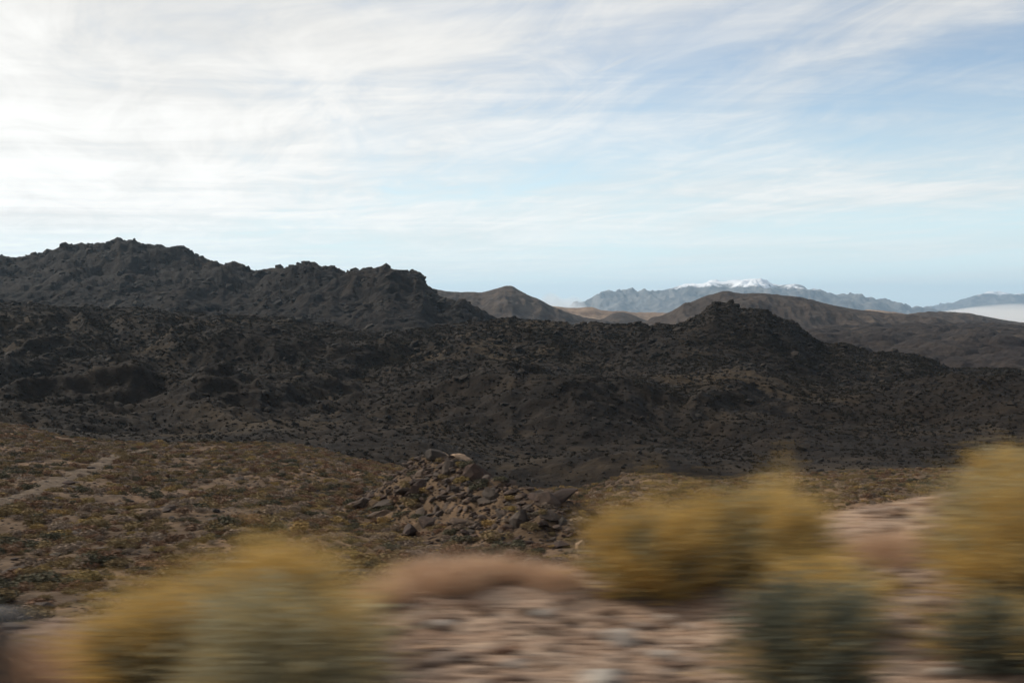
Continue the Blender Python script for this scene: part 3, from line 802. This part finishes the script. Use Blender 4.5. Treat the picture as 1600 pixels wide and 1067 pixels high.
# ------------------------------------------------------------------ verge: stones, gravel
r = np.random.default_rng(88)
vs = [rock_mesh('roadside_stone', 2, 1200 + k, M['pale_stone'], 8, 0.04, (1.3, 1.0, 0.6)) for k in range(4)]
for k, (pxx, by, s_, lab) in enumerate([(972, 6.2, 0.085, 'pale flat stone on the verge below the golden bush'), (940, 5.45, 0.10, 'largest pale stone at the bottom edge of the verge'),
        (800, 5.75, 0.05, 'small pale stone on the bare verge left of centre'), (690, 6.4, 0.06, 'pale stone in front of the pinkish dry grass'), (1040, 5.9, 0.05, 'small stone on the verge right of the pale flat stone'),
        (850, 6.6, 0.045, 'small stone near the edge of the verge'), (1530, 6.0, 0.06, 'stone on the bare dirt under the right bush'), (1480, 5.6, 0.05, 'stone at the right of the dark green bush')]):
    o = bpy.data.objects.new('roadside_stone', vs[k % 4]); COL.objects.link(o)
    xx = world_x(pxx, by); o.location = (xx, by, vz(xx, by) + s_ * 0.25); o.scale = (s_,) * 3; o.rotation_euler = (0, 0, r.uniform(0, 6.28))
    tag(o, lab, 'stone')
gv = [rock_mesh('gravel_stone', 1, 1300 + k, M['gravel'], 5, 0.1, (1.2, 1, 0.7)) for k in range(5)]
n = 17000
gy = r.uniform(3.2, 9.0, n); gp = r.uniform(-250, 1900, n); gx = world_x(gp, gy); gs = np.minimum(0.008 + 0.007 * r.pareto(2.0, n), 0.055)
gz = verge_z(gx, gy)
instancer('gravel', gv, np.stack([gx, gy, gz + gs * 0.2], 1), np.stack([gs * 1.2, gs, gs * 0.8], 1), np.stack([r.uniform(-.4, .4, n), 0 * gs, r.uniform(0, 6.28, n)], 1), 'loose gravel on the dirt verge', 'gravel')

# ------------------------------------------------------------------ verge: bushes
def leaf_mat(name, a, b, c, transl):
    m, t = new_mat(name)
    g = t.n('ShaderNodeNewGeometry')
    cr = t.n('ShaderNodeValToRGB'); el = cr.color_ramp.elements; el.new(0.5)
    for e, q, pos in zip(el, (a, b, c), (0, 0.5, 1)): e.position = pos; e.color = (*q, 1)
    t.l(g.outputs['Random Per Island'], cr.inputs[0])
    finish(t, cr.outputs[0], 0.75, None, 0, 1, 0.25, transl)
    return m
M['gold'] = leaf_mat('golden_twig', (0.56, 0.355, 0.10), (0.65, 0.445, 0.15), (0.34, 0.235, 0.085), 0.22)
M['sage'] = leaf_mat('grey_green_leaf', (0.33, 0.29, 0.175), (0.43, 0.375, 0.23), (0.24, 0.215, 0.125), 0.2)
M['darksage'] = leaf_mat('dark_green_leaf', (0.125, 0.128, 0.088), (0.18, 0.178, 0.125), (0.08, 0.083, 0.055), 0.12)
M['drygrass'] = leaf_mat('dry_grass_blade', (0.56, 0.375, 0.24), (0.66, 0.47, 0.32), (0.44, 0.28, 0.17), 0.3)
M['wood'] = leaf_mat('woody_stem', (0.11, 0.08, 0.055), (0.15, 0.11, 0.075), (0.07, 0.05, 0.035), 0.0)


class Geo:
    def __init__(s): s.v, s.f = [], []
    def strip(s, pts, w0, w1, side):
        b = len(s.v); n = len(pts)
        for i, p in enumerate(pts):
            ww = w0 + (w1 - w0) * i / (n - 1)
            s.v.append(p - side * ww); s.v.append(p + side * ww)
        for i in range(n - 1): s.f.append((b + 2 * i, b + 2 * i + 1, b + 2 * i + 3, b + 2 * i + 2))
    def leaf(s, p, d, side, L, W):
        b = len(s.v)
        s.v += [p, p + d * L * .5 + side * W, p + d * L, p + d * L * .5 - side * W]; s.f.append((b, b + 1, b + 2, b + 3))
    def out(s, name, mat, parent): return mesh_np(name, np.array(s.v), np.array(s.f), mat, False, parent)


def unit(v): return v / (np.linalg.norm(v) + 1e-9)


def bush(name, label, cat, pxc, Yb, rad, top, seed, gold=0.6, leafmat='sage', leaves=5200, twigs=1500, group=None):
    """rounded shrub: woody stems fan out of one base, leaves fill the dome, thin golden twigs stand out of it"""
    r = np.random.default_rng(seed)
    x = world_x(pxc, Yb); hgt = (z_of(top, Yb) - vz(x, Yb)) / 1.06
    root = bpy.data.objects.new(name, None); COL.objects.link(root); root.location = (x, Yb, vz(x, Yb) - 0.02)
    tag(root, label, cat, group)
    st, lf, tw = Geo(), Geo(), Geo()
    lob = np.stack([r.normal(0, .12, 9), r.normal(0, .12, 9)], 1)
    def tip():
        a = r.uniform(0, 2 * math.pi); e = r.uniform(0.0, 1.0) ** 0.75 * math.pi / 2
        bump = 1 + 0.13 * math.sin(3 * a + seed) + 0.11 * math.sin(5 * a + 4 * e + seed * 2) + 0.06 * math.sin(11 * a + 7 * e + seed)
        ce, se_ = math.cos(e) ** 0.62, math.sin(e) ** 0.85
        zz = se_ * (1 + 0.09 * math.sin(3 * a + seed) + 0.08 * math.sin(6 * a + seed * 3))
        k = min(1.0, zz / 0.5); under = 0.50 + 0.50 * k * k * (3 - 2 * k)       # narrow foot, wide crown
        return np.array([math.cos(a) * ce * rad * bump * under, math.sin(a) * ce * rad * bump * under, zz * hgt])
    def curve(q, n=4):
        side = r.normal(0, 0.05 * rad, 3); pts = []
        for i in range(n):
            t = i / (n - 1); b = np.array([q[0] * t, q[1] * t, q[2] * (1 - (1 - t) ** 1.7)])
            pts.append(b + side * math.sin(t * math.pi))
        return pts
    for k in range(150):
        q = tip() * r.uniform(0.7, 0.95); pts = curve(q)
        sd = unit(np.cross(q, r.normal(size=3))); st.strip(pts, 0.006, 0.002, sd); st.strip(pts, 0.006, 0.002, unit(np.cross(q, sd)))
    clumps = [(tip(), r.uniform(0.80, 1.08)) for _ in range(95)]
    sprays = [(tip(), r.uniform(0.78, 1.16)) for _ in range(80)]
    def near(pool, spread):
        q, f = pool[int(r.integers(len(pool)))]
        return (q + r.normal(0, spread, 3) * rad) * f
    for k in range(leaves):
        q = near(clumps, 0.13); rr = r.uniform(0.25, 1.0) ** 0.6 * (0.97 - 0.08 * gold); p = q * rr + r.normal(0, 0.03, 3) * rad; p[2] = max(0.01, p[2])
        d = unit(unit(q) + r.normal(0, .6, 3)); sd = unit(np.cross(d, r.normal(size=3)))
        lf.leaf(p, d, sd, r.uniform(0.018, 0.042), r.uniform(0.006, 0.012))
    for k in range(int(twigs)):
        q = near(sprays, 0.10); e = q * (r.uniform(0.72, 1.04) + 0.34 * r.random() ** 3) + r.normal(0, .03, 3) * rad * 1.5; b0 = q * r.uniform(0.5, 0.75)
        m_ = (b0 + e) / 2 + r.normal(0, .015, 3); sd = unit(np.cross(q, r.normal(size=3)))
        tw.strip([b0, m_, e], 0.0024, 0.0014, sd)
        for _ in range(3):
            tpos = r.uniform(.3, 1); p = b0 + (e - b0) * tpos
            tw.leaf(p, unit(unit(q) + r.normal(0, .7, 3)), unit(r.normal(size=3)), r.uniform(.015, .035), r.uniform(.0035, .007))
    st.out('stem', M['wood'], root); lf.out('foliage', M[leafmat], root)
    if twigs: tw.out('twig', M['gold'], root)
    return root


def grass_tuft(label, pxc, Yb, rad, hgt, seed, n=1500, group=None):
    r = np.random.default_rng(seed); x = world_x(pxc, Yb)
    g = Geo()
    for k in range(n):
        a = r.uniform(0, 6.28); b = np.array([math.cos(a), math.sin(a), 0]) * rad * r.uniform(0, .75) ** .7
        L = hgt * (0.45 + 0.95 * r.random() ** 1.6) * (1 - 0.5 * (np.linalg.norm(b) / rad) ** 2); lean = np.array([math.cos(a), math.sin(a), 0]) * L * r.uniform(.1, .6) + r.normal(0, .03, 3)
        b[2] = vz(x + b[0], Yb + b[1]) - vz(x, Yb) - 0.01
        g.strip([b, b + lean * .35 + np.array([0, 0, L * .6]), b + lean + np.array([0, 0, L * .95])], .004, .0012, unit(r.normal(size=3) * np.array([1, 1, .1])))
    o = g.out('dry_grass_tuft', M['drygrass'], None); o.location = (x, Yb, vz(x, Yb))
    tag(o, label, 'grass tuft', group)


bush('roadside_bush', 'big grey-green bush with golden twigs at the lower left of the verge', 'bush', 440, 5.0, 0.50, 903, 1, 0.5, leaves=12000, twigs=450)
bush('roadside_bush', 'golden bush behind and left of the big grey-green bush', 'bush', 250, 5.6, 0.46, 940, 2, 1.0, leaves=4500, twigs=2600)
bush('roadside_bush', 'low golden bush behind the big grey-green bush', 'bush', 405, 6.1, 0.54, 872, 3, 1.0, leaves=4500, twigs=3200)
bush('roadside_bush', 'round golden bush right of the pinkish dry grass', 'bush', 1015, 7.1, 0.38, 800, 4, 1.0, leaves=4500, twigs=3000)
bush('roadside_bush', 'tall golden bush touching the round golden bush on its right', 'bush', 1190, 7.3, 0.50, 772, 5, 0.8, leaves=8500, twigs=2700)
bush('roadside_bush', 'dark green bush at the bottom edge of the verge', 'bush', 1265, 5.2, 0.38, 905, 6, 0.15, 'darksage', leaves=11000, twigs=250)
bush('roadside_bush', 'small yellow bush between the tall golden bush and the dark green bush', 'bush', 1290, 6.2, 0.34, 880, 7, 0.9, leaves=2500, twigs=1700)
bush('roadside_bush', 'tall golden and olive bush at the right edge', 'bush', 1625, 6.6, 0.62, 738, 8, 0.8, 'sage', leaves=12000, twigs=2400)
bush('roadside_bush', 'brownish bush behind the tall bush at the right edge', 'bush', 1590, 8.4, 0.36, 700, 9, 0.9, leaves=3500, twigs=1500)
bush('roadside_bush', 'small dark olive bush at the foot of the right bush', 'bush', 1570, 5.7, 0.36, 935, 10, 0.3, 'darksage', leaves=5000, twigs=400)
grass_tuft('tallest pinkish dry grass tuft between the big bush and the round golden bush', 705, 7.0, 0.26, 0.16, 41, 1300)
grass_tuft('pinkish dry grass tuft just right of the tallest one', 775, 7.15, 0.20, 0.14, 46, 900)
grass_tuft('low pinkish dry grass tuft left of the round golden bush', 855, 7.1, 0.24, 0.11, 42, 900)
grass_tuft('small pinkish dry grass tuft just left of the tallest one', 645, 7.1, 0.16, 0.14, 47, 700)
grass_tuft('pinkish dry grass tuft beside the big grey-green bush', 600, 6.8, 0.20, 0.12, 43, 900)
grass_tuft('pale dry grass tuft on the bare bank left of the right bush', 1390, 7.6, 0.30, 0.14, 44, 900)
grass_tuft('pale yellow dry grass tuft at the lower left corner', 90, 5.7, 0.40, 0.14, 45, 1800)

lit = Geo(); r = np.random.default_rng(99)
for k in range(7000):
    Yk = r.uniform(3.6, 9.0); xk = world_x(r.uniform(-200, 1850), Yk); a = r.uniform(0, 3.14); L = 0.02 + 0.05 * r.random() ** 2
    if perlin(np.array([xk / .5]), np.array([Yk / .5]), 77)[0] < -0.15: continue
    d = np.array([math.cos(a), math.sin(a), 0]) * L; c0 = np.array([xk, Yk, vz(xk, Yk) + 0.006])
    lit.strip([c0 - d, c0 + np.array([0, 0, .006]), c0 + d], .003, .0015, np.array([-math.sin(a), math.cos(a), 0.3]))
tag(lit.out('straw_litter', M['drygrass'], None), 'dry straw and twig litter on the dirt verge', 'litter', kind='stuff')

# ------------------------------------------------------------------ the car's mirror at the lower left
m, t = new_mat('black_plastic'); finish(t, (0.012, 0.012, 0.013), 0.45, t.noise(t.n('ShaderNodeTexCoord').outputs['Object'], 300, 2, .5), 0.05, 0.002, 0.4); M['plastic'] = m
m, t = new_mat('mirror_glass')
g_ = t.n('ShaderNodeBsdfGlossy'); g_.inputs['Roughness'].default_value = 0.02; g_.inputs[0].default_value = (.8, .8, .8, 1)
oo = t.n('ShaderNodeOutputMaterial'); t.l(g_.outputs[0], oo.inputs[0]); M['mirror'] = m
root = bpy.data.objects.new('car_mirror', None); COL.objects.link(root); root.location = (-0.885, 2.0, -0.555)
tag(root, "black rounded shell of the car's wing mirror at the lower left corner", 'wing mirror')
def superell(a, b, c, e, nu=40, nv=24):
    v, f = [], []
    sg = lambda q, k: math.copysign(abs(q) ** k, q)
    for j in range(nv + 1):
        ph = -math.pi / 2 + math.pi * j / nv
        for i in range(nu):
            th = 2 * math.pi * i / nu
            v.append((a * sg(math.cos(ph), e) * sg(math.cos(th), e), b * sg(math.cos(ph), e) * sg(math.sin(th), e), c * sg(math.sin(ph), e)))
    for j in range(nv):
        for i in range(nu):
            f.append((j * nu + i, j * nu + (i + 1) % nu, (j + 1) * nu + (i + 1) % nu, (j + 1) * nu + i))
    return np.array(v), np.array(f)
v, f = superell(0.122, 0.055, 0.085, 0.62); v[:, 1] = np.where(v[:, 1] < -0.035, -0.035, v[:, 1])
mesh_np('housing', v, f, M['plastic'], True, root)
v, f = superell(0.003, 0.045, 0.068, 0.6); v[:, 0] -= 0.121
mesh_np('mirror_glass', v, f, M['mirror'], True, root)
v, f = superell(0.09, 0.022, 0.022, 0.8); v += np.array([-0.19, 0.01, -0.05])
mesh_np('mirror_arm', v, f, M['plastic'], True, root)

# ------------------------------------------------------------------ low clouds in the distance
m, t = new_mat('cloud_vapour')
cvv = t.n('ShaderNodeVolumePrincipled'); cvv.inputs['Color'].default_value = (1, 0.99, 0.97, 1); cvv.inputs['Density'].default_value = 0.0007; cvv.inputs['Anisotropy'].default_value = 0.0
oo = t.n('ShaderNodeOutputMaterial'); t.l(cvv.outputs[0], oo.inputs['Volume']); M['cloud'] = m
def cloud(name, label, px0, px1, Yc, depth, rtop, rbase, seed, wisp, heap=0.0):
    """a low bank: lumpy closed body with a flat underside"""
    xs = np.linspace(0, 1, 90); ds = np.linspace(0, 1, 26)
    U, D = np.meshgrid(xs, ds)
    px_ = px0 + (px1 - px0) * U; Yd = Yc + (D - 0.5) * depth; Xw = world_x(px_, Yd)
    env = np.clip(np.sin(np.pi * U), 0, 1) ** 0.5 * np.clip(np.sin(np.pi * D), 0, 1) ** 0.5
    zt, zb_ = z_of(rtop, Yc), z_of(rbase, Yc)
    top = zb_ + (zt - zb_) * env * (1 + wisp * fbm(Xw / (depth * .35), Yd / (depth * .35), 4, seed))
    top = zb_ + (top - zb_) * (1 - heap * 0.55 + heap * 0.75 * lumps(Xw / (depth * .09), Yd / (depth * .2), seed + 3, 0.8))
    v = np.concatenate([np.stack([Xw, Yd, top], -1).reshape(-1, 3), np.stack([Xw, Yd, np.full_like(top, zb_ - 5)], -1).reshape(-1, 3)])
    i = np.arange(U.size).reshape(U.shape); j = i + U.size
    f = [np.stack([i[:-1, :-1], i[:-1, 1:], i[1:, 1:], i[1:, :-1]], -1).reshape(-1, 4), np.stack([j[:-1, :-1], j[1:, :-1], j[1:, 1:], j[:-1, 1:]], -1).reshape(-1, 4)]
    for a in (np.stack([i[0], j[0]], 1), np.stack([i[-1], j[-1]], 1), np.stack([i[:, 0], j[:, 0]], 1), np.stack([i[:, -1], j[:, -1]], 1)):
        f.append(np.stack([a[:-1, 0], a[1:, 0], a[1:, 1], a[:-1, 1]], -1))
    tag(mesh_np(name, v, f, M['cloud'], True), label, 'cloud')
cloud('low_cloud', 'white fog bank lying before the distant mountain at the right', 1390, 1850, 17000, 9000, 481, 514, 5, 0.3)
cloud('low_cloud', 'small white cloud behind the pointed hill', 812, 925, 24000, 4500, 456, 500, 9, 0.25, 1.0)

# ------------------------------------------------------------------ haze
def box(name, lo, hi):
    v = [(x, y, z) for x in (lo[0], hi[0]) for y in (lo[1], hi[1]) for z in (lo[2], hi[2])]
    f = [(0, 1, 3, 2), (4, 6, 7, 5), (0, 4, 5, 1), (2, 3, 7, 6), (0, 2, 6, 4), (1, 5, 7, 3)]
    return mesh_np(name, np.array(v, float), np.array(f))
hz = box('haze', (-61000, -61000, -431.5), (61000, 61000, 1000))
hm, t = new_mat('thin_air')
pv_ = t.n('ShaderNodeVolumePrincipled')
pv_.inputs['Color'].default_value = (0.56, 0.79, 1.0, 1)
pv_.inputs['Density'].default_value = 1.9e-5
pv_.inputs['Anisotropy'].default_value = 0.35
oo = t.n('ShaderNodeOutputMaterial'); t.l(pv_.outputs[0], oo.inputs['Volume'])
hz.data.materials.append(hm)
tag(hz, 'thin blue haze over the desert', kind='stuff')
